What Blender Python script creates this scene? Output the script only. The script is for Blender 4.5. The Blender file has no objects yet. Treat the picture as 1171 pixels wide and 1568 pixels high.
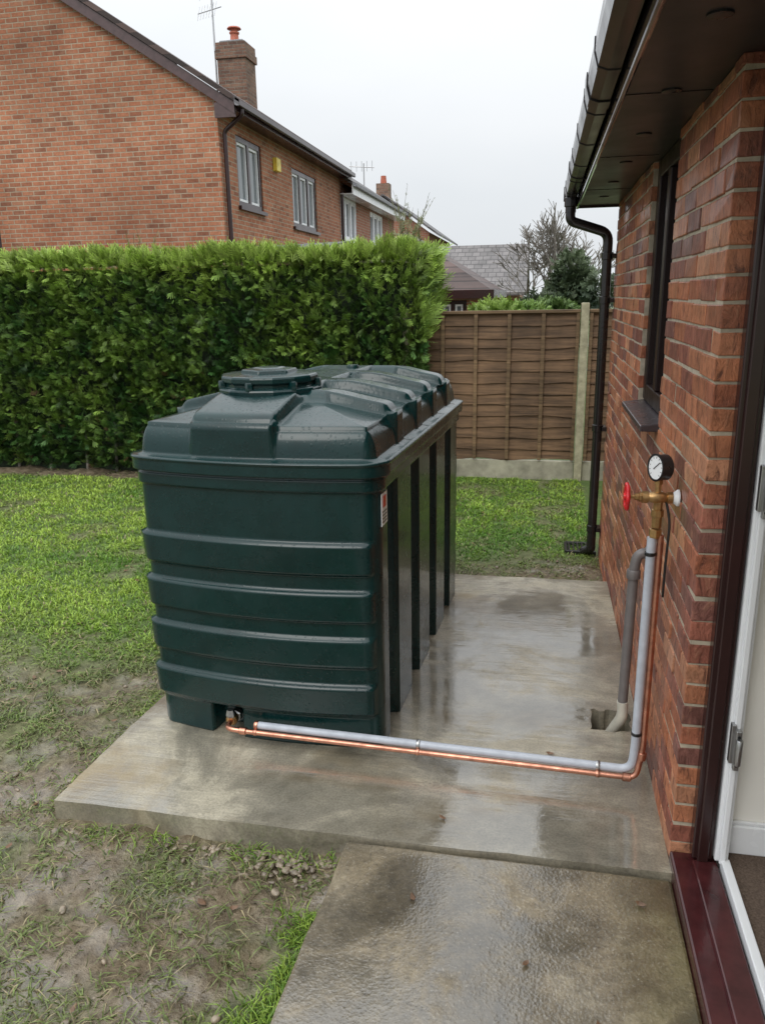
import bpy, bmesh, math, random
import numpy as np
from mathutils import Vector, Matrix
random.seed(7); rng=np.random.default_rng(7)
scn=bpy.context.scene
R=math.radians

# ------------------------------------------------------------------ helpers
def link(o,parent=None):
    scn.collection.objects.link(o)
    if parent: o.parent=parent
    return o
def group(name):
    e=bpy.data.objects.new(name,None); e.empty_display_size=.2
    return link(e)
def sm(a,b,x):
    t=np.clip((np.asarray(x,float)-a)/(b-a),0,1); return t*t*(3-2*t)
TAB=rng.random((256,256))
def vn(x,y,s=0):
    x=np.asarray(x,float)+s*17.31; y=np.asarray(y,float)+s*9.77
    xi=np.floor(x).astype(int); yi=np.floor(y).astype(int); fx=x-xi; fy=y-yi
    fx=fx*fx*(3-2*fx); fy=fy*fy*(3-2*fy)
    a=TAB[xi&255,yi&255];b=TAB[(xi+1)&255,yi&255];c=TAB[xi&255,(yi+1)&255];d=TAB[(xi+1)&255,(yi+1)&255]
    return (a*(1-fx)+b*fx)*(1-fy)+(c*(1-fx)+d*fx)*fy
def fbm(x,y,s=0,o=4):
    r=0;a=.5;t=0
    for i in range(o):
        r=r+a*vn(np.asarray(x)*2**i,np.asarray(y)*2**i,s+i*3);t+=a;a*=.5
    return r/t
def quads(name,V,C,mat,parent=None,smooth=False):
    n=V.shape[0]; me=bpy.data.meshes.new(name)
    me.vertices.add(n*4); me.loops.add(n*4); me.polygons.add(n)
    me.vertices.foreach_set("co",V.reshape(-1).astype(np.float32))
    me.loops.foreach_set("vertex_index",np.arange(n*4,dtype=np.int32))
    me.polygons.foreach_set("loop_start",np.arange(0,n*4,4,dtype=np.int32))
    try: me.polygons.foreach_set("loop_total",np.full(n,4,dtype=np.int32))
    except Exception: pass
    me.update(calc_edges=True)
    if C is not None:
        a=me.color_attributes.new("Col","FLOAT_COLOR","POINT")
        if C.ndim==2: C=np.repeat(C[:,None,:],4,axis=1)
        C4=np.concatenate([C,np.ones(C.shape[:2]+(1,))],axis=2)
        a.data.foreach_set("color",C4.reshape(-1).astype(np.float32))
    me.materials.append(mat)
    return link(bpy.data.objects.new(name,me),parent)
def mesh(name,verts,faces,mat,parent=None,smooth=False,bevel=0,seg=2):
    me=bpy.data.meshes.new(name); me.from_pydata([tuple(v) for v in verts],[],faces); me.update()
    me.materials.append(mat)
    if smooth:
        me.polygons.foreach_set("use_smooth",[True]*len(me.polygons))
    o=link(bpy.data.objects.new(name,me),parent)
    if bevel:
        b=o.modifiers.new("bevel","BEVEL"); b.width=bevel; b.segments=seg; b.limit_method='ANGLE'
    return o
def box(name,x0,x1,y0,y1,z0,z1,mat,parent=None,bevel=0):
    v=[(x,y,z) for z in (z0,z1) for y in (y0,y1) for x in (x0,x1)]
    f=[(0,2,3,1),(4,5,7,6),(0,1,5,4),(1,3,7,5),(3,2,6,7),(2,0,4,6)]
    return mesh(name,v,f,mat,parent,bevel=bevel)
def fillet(pts,r,n=6):
    pts=[Vector(p) for p in pts]; out=[pts[0]]
    for i in range(1,len(pts)-1):
        a=(pts[i-1]-pts[i]); b=(pts[i+1]-pts[i]); rr=min(r,a.length*.45,b.length*.45)
        p0=pts[i]+a.normalized()*rr; p1=pts[i]+b.normalized()*rr
        for k in range(n+1):
            t=k/n; out.append(p0*(1-t)**2+pts[i]*2*t*(1-t)+p1*t*t)
    out.append(pts[-1]); return out
def tube(name,pts,rad,mat,parent=None,fr=0,res=5,rad2=None):
    if fr: pts=fillet(pts,fr)
    pts=[Vector(p) for p in pts]
    cu=bpy.data.curves.new(name,'CURVE'); cu.dimensions='3D'; cu.bevel_depth=rad; cu.bevel_resolution=res; cu.use_fill_caps=True
    s=cu.splines.new('POLY'); s.points.add(len(pts)-1)
    for i,p in enumerate(pts):
        s.points[i].co=(p.x,p.y,p.z,1)
        if rad2 is not None: s.points[i].radius=1+(rad2/rad-1)*i/(len(pts)-1)
    s.use_smooth=True
    cu.materials.append(mat)
    return link(bpy.data.objects.new(name,cu),parent)
def lathe(name,prof,n,mat,M,parent=None,smooth=True):
    v=[];f=[]
    for r,z in prof:
        for k in range(n):
            a=2*math.pi*(k+.5)/n; v.append(M@Vector((r*math.cos(a),r*math.sin(a),z)))
    for i in range(len(prof)-1):
        for k in range(n):
            f.append((i*n+k,i*n+(k+1)%n,(i+1)*n+(k+1)%n,(i+1)*n+k))
    f.append(tuple(range(n-1,-1,-1))); f.append(tuple((len(prof)-1)*n+k for k in range(n)))
    o=mesh(name,v,f,mat,parent,smooth=smooth)
    if smooth:
        m=o.modifiers.new("es","EDGE_SPLIT"); m.split_angle=R(35)
    return o
def axisM(loc,d):
    return Matrix.Translation(loc)@Vector(d).to_track_quat('Z','Y').to_matrix().to_4x4()

# ------------------------------------------------------------------ material helpers
class MT:
    def __init__(s,name,rough=.6,base=(.5,.5,.5),spec=.5,metal=0):
        s.m=bpy.data.materials.new(name); s.m.use_nodes=True; s.nt=s.m.node_tree
        s.b=s.nt.nodes["Principled BSDF"]; s.out=s.nt.nodes["Material Output"]
        s.b.inputs["Roughness"].default_value=rough; s.b.inputs["Base Color"].default_value=(*base,1)
        s.b.inputs["Specular IOR Level"].default_value=spec; s.b.inputs["Metallic"].default_value=metal
        s.tc=s.nt.nodes.new("ShaderNodeTexCoord"); s.obj=s.tc.outputs["Object"]
    def L(s,a,b): s.nt.links.new(a,b)
    def map(s,scale=(1,1,1),src=None,rot=(0,0,0),loc=(0,0,0)):
        n=s.nt.nodes.new("ShaderNodeMapping"); n.inputs["Scale"].default_value=scale; n.inputs["Rotation"].default_value=rot; n.inputs["Location"].default_value=loc
        s.L(src or s.obj,n.inputs["Vector"]); return n.outputs[0]
    def noise(s,scale,detail=4,rough=.55,vec=None,dist=0):
        n=s.nt.nodes.new("ShaderNodeTexNoise"); n.inputs["Scale"].default_value=scale; n.inputs["Detail"].default_value=detail
        n.inputs["Roughness"].default_value=rough; n.inputs["Distortion"].default_value=dist
        s.L(vec or s.obj,n.inputs["Vector"]); return n.outputs["Fac"]
    def vor(s,scale,vec=None,feature='F1',out="Distance"):
        n=s.nt.nodes.new("ShaderNodeTexVoronoi"); n.feature=feature; n.inputs["Scale"].default_value=scale
        s.L(vec or s.obj,n.inputs["Vector"]); return n.outputs[out]
    def ramp(s,fac,stops):
        n=s.nt.nodes.new("ShaderNodeValToRGB"); cr=n.color_ramp
        while len(cr.elements)<len(stops): cr.elements.new(.5)
        for e,(p,c) in zip(cr.elements,stops):
            e.position=p; e.color=(*c,1) if hasattr(c,'__len__') else (c,c,c,1)
        s.L(fac,n.inputs[0]); return n.outputs[0]
    def mix(s,fac,a,b,mode='MIX'):
        n=s.nt.nodes.new("ShaderNodeMix"); n.data_type='RGBA'; n.blend_type=mode
        for k,v in ((0,fac),(6,a),(7,b)):
            if hasattr(v,'links'): s.L(v,n.inputs[k])
            elif k==0: n.inputs[0].default_value=v
            else: n.inputs[k].default_value=(*v,1) if hasattr(v,'__len__') else (v,v,v,1)
        return n.outputs[2]
    def math(s,op,a,b=0,clamp=False):
        n=s.nt.nodes.new("ShaderNodeMath"); n.operation=op; n.use_clamp=clamp
        for k,v in ((0,a),(1,b)):
            if hasattr(v,'links'): s.L(v,n.inputs[k])
            else: n.inputs[k].default_value=v
        return n.outputs[0]
    def wsum(s,*pairs):
        r=None
        for h,w in pairs:
            x=s.math('MULTIPLY',h,w); r=x if r is None else s.math('ADD',r,x)
        return r
    def bump(s,h,strength=.5,dist=.01,prev=None):
        n=s.nt.nodes.new("ShaderNodeBump"); n.inputs["Strength"].default_value=strength if not hasattr(strength,'links') else 1
        if hasattr(strength,'links'): s.L(strength,n.inputs["Strength"])
        n.inputs["Distance"].default_value=dist
        s.L(h,n.inputs["Height"])
        if prev is not None: s.L(prev,n.inputs["Normal"])
        return n.outputs[0]
    def attr(s,name="Col"):
        n=s.nt.nodes.new("ShaderNodeAttribute"); n.attribute_name=name; return n
    def coat(s,w,r,nor=None,ior=1.45):
        for k,v in (("Coat Weight",w),("Coat Roughness",r)):
            if hasattr(v,'links'): s.L(v,s.b.inputs[k])
            else: s.b.inputs[k].default_value=v
        s.b.inputs["Coat IOR"].default_value=ior
        if nor is not None: s.L(nor,s.b.inputs["Coat Normal"])
    def set(s,col=None,rough=None,nor=None):
        if col is not None: s.L(col,s.b.inputs["Base Color"])
        if rough is not None: s.L(rough,s.b.inputs["Roughness"])
        if nor is not None: s.L(nor,s.b.inputs["Normal"])
        return s.m
def simple(name,base,rough=.5,metal=0,spec=.5,var=.25,sc=12,bump=.15,bd=.003):
    t=MT(name,rough,base,spec,metal)
    n=t.noise(sc,4,.6)
    lo=tuple(c*(1-var) for c in base); hi=tuple(min(1,c*(1+var)) for c in base)
    col=t.ramp(n,[(.3,lo),(.7,hi)])
    rr=t.ramp(n,[(.3,min(1,rough*1.25)),(.7,max(.04,rough*.75))])
    return t.set(col,rr,t.bump(t.noise(sc*6,2),bump,bd))

def foliage(name,trans=.3,rough=.45):
    t=MT(name,rough,spec=.4); a=t.attr(); col=a.outputs["Color"]; t.set(col)
    if trans>0:
        tr=t.nt.nodes.new("ShaderNodeBsdfTranslucent"); t.L(col,tr.inputs[0])
        mx=t.nt.nodes.new("ShaderNodeMixShader"); mx.inputs[0].default_value=trans
        t.L(t.b.outputs[0],mx.inputs[1]); t.L(tr.outputs[0],mx.inputs[2]); t.L(mx.outputs[0],t.out.inputs[0])
    return t.m
M_grass=foliage("grass_blades",.25,.4)
M_hedge=foliage("conifer_foliage",0,.5)

def brick_mat(name,c1,c2,c3,mortar,dirt=.3):
    t=MT(name,.85,spec=.3)
    s=t.nt.nodes.new("ShaderNodeSeparateXYZ"); t.L(t.obj,s.inputs[0])
    u=t.math('ADD',s.outputs[0],s.outputs[1])
    c=t.nt.nodes.new("ShaderNodeCombineXYZ"); t.L(u,c.inputs[0]); t.L(s.outputs[2],c.inputs[1])
    b=t.nt.nodes.new("ShaderNodeTexBrick"); t.L(c.outputs[0],b.inputs["Vector"])
    b.inputs["Scale"].default_value=1; b.inputs["Brick Width"].default_value=.225; b.inputs["Row Height"].default_value=.075
    b.inputs["Mortar Size"].default_value=.009; b.inputs["Mortar Smooth"].default_value=.3; b.inputs["Bias"].default_value=0
    b.inputs["Color1"].default_value=(0,0,0,1); b.inputs["Color2"].default_value=(1,1,1,1)
    col=t.ramp(b.outputs["Color"],[(0,c3),(.2,c1),(.7,c2),(1,c1)])
    big=t.noise(.55,4,.6); fine=t.noise(22,4,.7); mid=t.noise(4,4,.7)
    col=t.mix(1,col,t.ramp(fine,[(.3,.75),(.7,1.2)]),'MULTIPLY')
    col=t.mix(t.ramp(mid,[(.5,0),(.72,.35)]),col,(.46,.30,.20))
    mo=t.mix(1,mortar,t.ramp(mid,[(.3,.75),(.7,1.15)]),'MULTIPLY')
    col=t.mix(b.outputs["Fac"],col,mo)
    col=t.mix(1,col,t.ramp(big,[(.3,1-dirt),(.7,1.12)]),'MULTIPLY')
    inv=t.math('SUBTRACT',1,b.outputs["Fac"])
    return t.set(col,None,t.bump(t.wsum((inv,.7),(fine,.4)),.8,.01))
M_brickN=brick_mat("orange_brickwork",(.40,.15,.08),(.48,.205,.115),(.27,.11,.065),(.45,.36,.26),.36)
M_brickF=brick_mat("red_brickwork",(.36,.14,.08),(.42,.18,.11),(.27,.11,.07),(.40,.34,.27))
t=MT("rustic_brick",.8,spec=.35); a=t.attr(); wr=t.noise(1,5,.72,t.map((30,30,11)),.7); f=t.noise(75,4,.7)
col=t.mix(1,a.outputs["Color"],t.ramp(t.noise(13,5,.7),[(.25,.55),(.5,1),(.75,1.35)]),'MULTIPLY')
col=t.mix(t.ramp(wr,[(.54,0),(.70,.38)]),col,(.55,.29,.17))
col=t.mix(t.ramp(wr,[(.34,.8),(.47,0)]),col,(.10,.036,.024))
t.coat(t.ramp(t.noise(2.5,3),[(.40,0),(.6,.5)]),.22)
M_brick=t.set(col,None,t.bump(t.wsum((wr,1),(f,.3)),1.0,.013))
M_mortar=simple("mortar",(.42,.36,.27),.95,var=.25,sc=20,bump=.5,bd=.003)
# concrete slab
t=MT("wet_concrete",.5,spec=.4)
n1=t.noise(1.3,5,.6); n2=t.noise(9,4,.65); n3=t.noise(110,3,.65); br=t.noise(1,4,.65,t.map((2.2,42,3)))
wn=t.math('ADD',t.noise(1.35,6,.66,t.map((1.0,1.15,1),loc=(2.3,.6,0)),.6),t.math('MULTIPLY',t.math('SUBTRACT',br,.5),.24))
col=t.ramp(n1,[(.3,(.34,.30,.215)),(.5,(.44,.395,.295)),(.7,(.52,.47,.36))])
col=t.mix(1,col,t.ramp(n2,[(.3,.76),(.7,1.12)]),'MULTIPLY')
col=t.mix(1,col,t.ramp(br,[(.35,.86),(.65,1.07)]),'MULTIPLY')
col=t.mix(1,col,t.ramp(n3,[(.35,.74),(.6,1.06)]),'MULTIPLY')
col=t.mix(t.ramp(t.noise(.9,4,.6,t.map((1,1.6,1))),[(.54,0),(.64,.7)]),col,(.27,.20,.10))
col=t.mix(1,col,t.ramp(wn,[(.43,1.0),(.51,.68),(.62,.46)]),'MULTIPLY')
bs=t.ramp(wn,[(.42,.65),(.53,.34),(.60,.09)])
t.coat(t.ramp(wn,[(.40,.20),(.50,1)]),t.ramp(wn,[(.40,.34),(.51,.15),(.60,.03)]),t.bump(t.wsum((br,.55),(n2,.6),(n3,.16)),bs,.005),2.0)
M_slab=t.set(col,None,t.bump(t.wsum((br,.6),(n2,.7),(n3,.28)),.5,.005))
t=MT("wet_old_concrete",.5,spec=.4)
n1=t.noise(1.6,5,.65); n2=t.noise(26,4,.72); n3=t.noise(95,3,.7); vo=t.vor(90)
wn=t.noise(1.9,6,.68,None,.4)
col=t.ramp(n1,[(.3,(.16,.12,.06)),(.5,(.25,.20,.125)),(.7,(.33,.285,.20))])
col=t.mix(1,col,t.ramp(n2,[(.3,.62),(.7,1.2)]),'MULTIPLY')
col=t.mix(t.ramp(n3,[(.58,0),(.70,.6)]),col,(.48,.43,.34)); col=t.mix(t.ramp(n3,[(.28,.8),(.38,0)]),col,(.05,.04,.025))
s=t.nt.nodes.new("ShaderNodeSeparateXYZ"); t.L(t.obj,s.inputs[0])
edge=t.ramp(s.outputs[0],[(0.0,0),(.26,0),(.46,.85)])
col=t.mix(t.math('MULTIPLY',edge,t.ramp(n1,[(.35,.2),(.6,1)])),col,(.14,.125,.03))
col=t.mix(1,col,t.ramp(wn,[(.42,1.0),(.52,.60),(.62,.40)]),'MULTIPLY')
h=t.wsum((n2,.45),(n3,.4),(vo,.25))
t.coat(t.ramp(wn,[(.38,.35),(.5,1)]),t.ramp(wn,[(.40,.34),(.50,.16),(.60,.04)]),t.bump(h,t.ramp(wn,[(.40,.6),(.52,.38),(.60,.12)]),.005),1.9)
M_path=t.set(col,None,t.bump(h,.7,.006))
# ground
t=MT("ground_soil",.7,spec=.35); a=t.attr("mud")
n2=t.noise(20,5,.72); n3=t.noise(3.2,4,.6)
mud=t.ramp(n2,[(.3,(.075,.052,.028)),(.5,(.16,.122,.075)),(.7,(.28,.225,.15))])
gr=t.ramp(n2,[(.3,(.05,.08,.02)),(.7,(.12,.18,.045))])
col=t.mix(a.outputs["Fac"],gr,mud)
h=t.wsum((n2,1),(t.noise(70,3,.7),.3))
t.coat(t.math('MULTIPLY',a.outputs["Fac"],t.ramp(n3,[(.40,.0),(.54,1)])),t.ramp(n3,[(.42,.30),(.58,.04)]),t.bump(h,t.ramp(n3,[(.45,.7),(.60,.2)]),.012),1.7)
M_ground=t.set(col,None,t.bump(h,1.0,.022))
# tank
t=MT("green_polythene",.3,(.006,.05,.045),spec=.32)
drop=t.vor(60,t.map((1,1,.6))); n=t.noise(5,4,.65); stx=t.noise(1,4,.7,t.map((22,22,1.3)))
col=t.ramp(n,[(.3,(.0008,.017,.0165)),(.7,(.0018,.028,.027))])
col=t.mix(t.ramp(stx,[(.58,0),(.8,.06)]),col,(.03,.10,.10))
dm=t.ramp(drop,[(.10,1),(.28,0)])
t.coat(.35,.06,t.bump(dm,.5,.002))
M_tank=t.set(col,t.ramp(n,[(.3,.20),(.7,.34)]),t.bump(t.wsum((dm,.3),(n,.8)),.25,.004))
M_copper=simple("copper",(.56,.265,.18),.36,1,var=.3,sc=22,bump=.1)
M_grey=simple("grey_sheathing",(.46,.49,.54),.38,var=.12,sc=20,spec=.4)
M_greyd=simple("grey_waste_plastic",(.17,.155,.15),.35,var=.15)
M_white=simple("white_upvc",(.82,.83,.84),.25,var=.03,sc=3,bump=.02)
M_brass=simple("brass",(.46,.29,.13),.42,1,var=.3,sc=40)
M_red=simple("red_paint",(.60,.015,.02),.3,var=.2,sc=40)
M_black=simple("black_plastic",(.015,.015,.016),.3,var=.2)
M_brown=simple("brown_upvc",(.032,.013,.012),.22,var=.2,sc=5,bump=.05)
M_brownD=simple("dark_brown_frame",(.018,.009,.008),.4,spec=.3,var=.2,sc=5,bump=.05)
M_gut=simple("brown_gutter",(.018,.015,.015),.2,var=.2,sc=5,bump=.03)
t=MT("glossy_fascia",.12,(.05,.04,.04),spec=.8); t.coat(1,.05,None,1.7); M_fascia=t.set(t.ramp(t.noise(4,3),[(.3,(.035,.028,.028)),(.7,(.06,.05,.05))]))
M_soffit=simple("soffit_board",(.028,.026,.028),.35,var=.1,sc=2,bump=.05)
M_sill=simple("mahogany_sill",(.060,.015,.016),.16,var=.4,sc=9,bump=.15)
M_cream=simple("cream_plaster",(.88,.85,.78),.7,var=.02,sc=3,bump=.05)
M_carpet=simple("brown_carpet",(.18,.125,.09),.95,var=.4,sc=150,bump=.8,bd=.01)
M_steel=simple("hinge_steel",(.45,.45,.45),.35,1,var=.1)
M_dial=simple("dial_face",(.85,.86,.86),.3,var=.02)
M_gboard=simple("gravel_board_concrete",(.34,.32,.24),.8,var=.35,sc=6,bump=.4)
M_lead=simple("lead_flashing",(.2,.2,.21),.5)
M_terra=simple("terracotta",(.42,.12,.07),.7,var=.2)
M_yellow=simple("alarm_box_yellow",(.75,.58,.08),.4)
M_stone=simple("pebbles",(.20,.16,.115),.25,var=.7,sc=18,bump=.3)
M_leaf=simple("dead_leaf",(.15,.08,.04),.4,var=.5,sc=30)
M_bark=simple("bark",(.20,.18,.155),.9,var=.3,sc=20)
M_post=simple("pale_post",(.36,.33,.22),.8,var=.3,sc=14,bump=.4)
def wood(name,c):
    t=MT(name,.7,spec=.4); g=t.noise(1,4,.65,t.map((2.5,2.5,45))); b=t.noise(1.8,4)
    col=t.mix(1,t.ramp(g,[(.3,tuple(x*.5 for x in c)),(.7,tuple(x*1.5 for x in c))]),t.ramp(b,[(.3,.5),(.7,1.3)]),'MULTIPLY')
    return t.set(col,None,t.bump(g,.5,.004))
M_fence=wood("fence_timber",(.150,.088,.047))
M_batten=wood("batten_timber",(.17,.108,.057))
def glassm(name,base):
    t=MT(name,.04,base,spec=.8); return t.m
M_glass=glassm("window_glass",(.16,.18,.19)); M_glassd=glassm("dark_glass",(.012,.013,.014))
def tile_mat(name,c,alongx):
    t=MT(name,.55,spec=.4); s=t.nt.nodes.new("ShaderNodeSeparateXYZ"); t.L(t.obj,s.inputs[0])
    cb=t.nt.nodes.new("ShaderNodeCombineXYZ"); t.L(s.outputs[0 if alongx else 1],cb.inputs[0]); t.L(s.outputs[2],cb.inputs[1])
    b=t.nt.nodes.new("ShaderNodeTexBrick"); t.L(cb.outputs[0],b.inputs["Vector"]); b.inputs["Scale"].default_value=1
    b.inputs["Brick Width"].default_value=.3; b.inputs["Row Height"].default_value=.17; b.inputs["Mortar Size"].default_value=.012
    b.inputs["Color1"].default_value=(*[x*.8 for x in c],1); b.inputs["Color2"].default_value=(*[x*1.2 for x in c],1); b.inputs["Mortar"].default_value=(*[x*.4 for x in c],1)
    col=t.mix(1,b.outputs["Color"],t.ramp(t.noise(1.5,4),[(.3,.7),(.7,1.2)]),'MULTIPLY')
    return t.set(col,None,t.bump(t.math('SUBTRACT',1,b.outputs["Fac"]),.8,.02))
M_tileY=tile_mat("brown_roof_tiles",(.095,.06,.052),False)
M_tileX=tile_mat("grey_roof_tiles",(.17,.155,.15),True)
M_tileG=tile_mat("grey_tiles_side",(.13,.12,.12),False)

# ------------------------------------------------------------------ ground
def left_edge(Y): return -1.83+.055*(Y-2.35)
def path_left(Y): return -.63-.05*(2.33-Y)
def mudf(X,Y):
    X=np.asarray(X,float);Y=np.asarray(Y,float)
    n=fbm(X*1.3,Y*1.3,1)-.5; n2=fbm(X*3.5,Y*3.5,2)-.5
    m=1-sm(2.6,4.8,Y+n*2.6+(X+1.9)*-.32)
    m=np.maximum(m,.9*(1-sm(0.1,.55,left_edge(Y)-X+n*.6))*(X<left_edge(Y)+.1)*(1-sm(3.8,5.2,Y)))
    m=m*(.92+1.3*n2+.5*n)
    gp=(1-sm(.05,.40,path_left(Y)-X+n2*.3))*(Y<1.95)
    m=m*(1-.75*gp)
    m=np.maximum(m,.4*sm(.14,.26,n2+.4*n)*(Y<7.5))
    back=(X>-1.5)&(Y>4.9)
    mb=1-sm(5.45,6.1,Y+n*.9); mb=np.maximum(mb,.5*sm(.0,.22,n2))
    m=np.where(back,mb,m)
    soil=sm(8.0,8.2,Y+n2*.3)*(X<-1.0)
    return np.clip(np.maximum(m,soil),0,1)
def axis(a,b,st,far):
    c=list(np.arange(a,b+1e-6,st)); 
    s=st;x=b
    while x<far: s*=1.35; x+=s; c.append(x)
    s=st;x=a
    while x>-far: s*=1.35; x-=s; c.insert(0,x)
    return np.array(c)
def gz(X,Y):
    m=mudf(X,Y)
    near=(np.abs(X)<12)&(Y>-2)&(Y<12)
    return -.09+near*((fbm(X*1.1,Y*1.1,5)-.5)*.04+(fbm(X*6,Y*6,6)-.5)*.075*m)
xs=axis(-8,1.5,.036,350); ys=axis(.4,9,.036,350)
GX,GY=np.meshgrid(xs,ys); GZ=gz(GX,GY); nx,ny=len(xs),len(ys)
GZ=np.where((GX>.52)&(GX<8)&(GY>-8)&(GY<6.2),-.12,GZ)
GZ=np.where((GX>-1.5)&(GX<.6)&(GY>2.5)&(GY<5),-.12,GZ)
verts=np.stack([GX,GY,GZ],-1).reshape(-1,3)
idx=np.arange(nx*ny).reshape(ny,nx)
F=np.stack([idx[:-1,:-1],idx[:-1,1:],idx[1:,1:],idx[1:,:-1]],-1).reshape(-1,4)
me=bpy.data.meshes.new("ground"); me.from_pydata(verts.tolist(),[],F.tolist()); me.update()
a=me.attributes.new("mud","FLOAT","POINT"); a.data.foreach_set("value",mudf(GX,GY).reshape(-1).astype(np.float32))
me.polygons.foreach_set("use_smooth",[True]*len(me.polygons)); me.materials.append(M_ground)
link(bpy.data.objects.new("ground",me))

# ------------------------------------------------------------------ grass
def blades(P,H,W,lean,C):
    n=len(P); az=rng.random(n)*2*np.pi; la=rng.random(n)*2*np.pi
    w=np.stack([np.cos(az),np.sin(az),np.zeros(n)],-1)*W[:,None]*.5
    ld=np.stack([np.cos(la),np.sin(la),np.zeros(n)],-1)
    up=np.array([0,0,1.])
    mid=P+up*(H*.55*(1-.3*lean))[:,None]+ld*(H*lean*.4)[:,None]
    tip=P+up*(H*np.clip(1-.62*lean,.08,1))[:,None]+ld*(H*lean)[:,None]
    q1=np.stack([P-w,P+w,mid+w*.8,mid-w*.8],1); q2=np.stack([mid-w*.8,mid+w*.8,tip+w*.12,tip-w*.12],1)
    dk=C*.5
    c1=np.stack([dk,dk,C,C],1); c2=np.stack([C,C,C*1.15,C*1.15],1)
    return np.concatenate([q1,q2]),np.concatenate([c1,c2])
N=700000
u=rng.random(N); Y=.3+8.2*u**1.0; X=-9.0+10*rng.random(N)
inl=(X<left_edge(Y)-.01)|((Y<2.32)&(X<path_left(Y)-.005))|((Y>5.2)&(X<.47)) 
inl&=X>(-.82*Y-1.0)
D=np.hypot(X,Y)
keep=rng.random(N)<np.clip((3.4/D)**1.1,0,1)
m=mudf(X,Y); tuft=fbm(X*8,Y*8,11)
pk=np.where(m<.35,1-.45*sm(.5,.35,tuft),np.clip(1.25-1.05*m,.12,1)*sm(.42,.57,tuft)*1.5+.08)
keep&=inl&(rng.random(N)<pk)&~((Y>8.1)&(X<-1.1)&(rng.random(N)<.93))
X,Y,D,m,tuft=X[keep],Y[keep],D[keep],m[keep],tuft[keep]; n=len(X)
P=np.stack([X,Y,gz(X,Y)-.004],-1)
H=(.028+.03*rng.random(n))*(.6+.9*fbm(X*2,Y*2,3)); W=.0035*(1+D*.26)*(.7+.6*rng.random(n))
big=fbm(X*.9,Y*.9,8)[:,None]; yl=np.clip(rng.random(n)*.6+(big[:,0]-.40)*2.2+(tuft-.5)*1.1,0,1)[:,None]
g1=np.array([.13,.28,.035]); g2=np.array([.41,.56,.09]); gm=np.array([.18,.215,.08]); dry=np.array([.36,.30,.17])
C=g1*(1-yl)+g2*yl; mm=np.clip(m*1.3,0,.85)[:,None]; C=C*(1-mm)+gm*mm
C=np.where((rng.random(n)<.05+.16*m)[:,None],dry,C); C=C*(.55+.75*rng.random(n))[:,None]
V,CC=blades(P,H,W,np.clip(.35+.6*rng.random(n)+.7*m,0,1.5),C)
def edge_pts(n,f):
    return np.array([f(random.random()) for _ in range(n)])
E=np.concatenate([
 edge_pts(2600,lambda t:(path_left(.6+1.45*t)-.01-abs(random.gauss(0,.06)),.6+1.45*t,-.09)),
 edge_pts(380,lambda t:(-1.83+1.2*t,2.33-abs(random.gauss(0,.06)),-.09)),
 edge_pts(1100,lambda t:(left_edge(2.35+2.8*t)-.01-abs(random.gauss(0,.05)),2.35+2.8*t,-.09)),
 edge_pts(1500,lambda t:(-1.1+1.55*t,8.55-abs(random.gauss(0,.08)),-.09)),
 edge_pts(700,lambda t:(-1.6+2.05*t,5.2+abs(random.gauss(0,.04)),-.09))])
tf=fbm(E[:,0]*6,E[:,1]*6,21); E=E[tf>.48]; k=len(E)
yl=rng.random(k)[:,None]
V2,C2=blades(E,.03+.04*rng.random(k),np.full(k,.005),.5+.6*rng.random(k),(g1*(1-yl)+g2*yl)*(.6+.4*rng.random(k))[:,None])
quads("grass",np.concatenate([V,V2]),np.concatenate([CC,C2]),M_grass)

# ------------------------------------------------------------------ concrete slab and path
def plate(name,xs,ys,z,th,fn,hole,mat,bev=.008,zf=None):
    bm=bmesh.new(); g={}
    for j,y in enumerate(ys):
        for i,x in enumerate(xs):
            X,Y=fn(x,y); g[i,j]=bm.verts.new((X,Y,z+(zf(X,Y) if zf else 0)))
    for j in range(len(ys)-1):
        for i in range(len(xs)-1):
            cx,cy=(xs[i]+xs[i+1])/2,(ys[j]+ys[j+1])/2
            if hole and hole[0]<cx<hole[1] and hole[2]<cy<hole[3]: continue
            bm.faces.new((g[i,j],g[i+1,j],g[i+1,j+1],g[i,j+1]))
    for v in [v for v in bm.verts if not v.link_faces]: bm.verts.remove(v)
    be=[e for e in bm.edges if len(e.link_faces)==1]
    r=bmesh.ops.extrude_edge_only(bm,edges=be)
    for v in r['geom']:
        if isinstance(v,bmesh.types.BMVert): v.co.z=z-th
    bmesh.ops.recalc_face_normals(bm,faces=bm.faces)
    me=bpy.data.meshes.new(name); bm.to_mesh(me); bm.free(); me.materials.append(mat)
    o=link(bpy.data.objects.new(name,me)); b=o.modifiers.new("b","BEVEL"); b.width=bev; b.segments=2; b.limit_method='ANGLE'; b.angle_limit=R(50)
    return o
def slabfn(x,y):
    L=left_edge(y); X=L+(0.497-L)*x
    w=(float(vn(y*5,3.3))-.5)*.012+(float(vn(y*21,8.3))-.5)*.006; X+=w*(1-x)
    Yy=y+((float(vn(X*5,1.3))-.5)*.014+(float(vn(X*20,4.3))-.5)*.006)*(1 if y<2.36 or y>5.15 else 0)
    if 3.2<y<3.45 and .9<x<.99: X+=(float(vn(y*40,x*90))-.5)*.03; Yy+=(float(vn(y*50+9,x*120))-.5)*.03
    return X,Yy
xs_=sorted(set([round(i/60,4) for i in range(61)]+[.908,.925,.94,.958,.984])); ys_=sorted(set([round(2.35+i*.04,3) for i in range(71)]+[3.235,3.42,5.17]))
plate("concrete_slab",xs_,ys_,0,.16,slabfn,(.908,.984,3.235,3.42),M_slab,zf=lambda x,y:(float(fbm(x*1.5,y*1.5,31))-.5)*.006)
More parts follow.
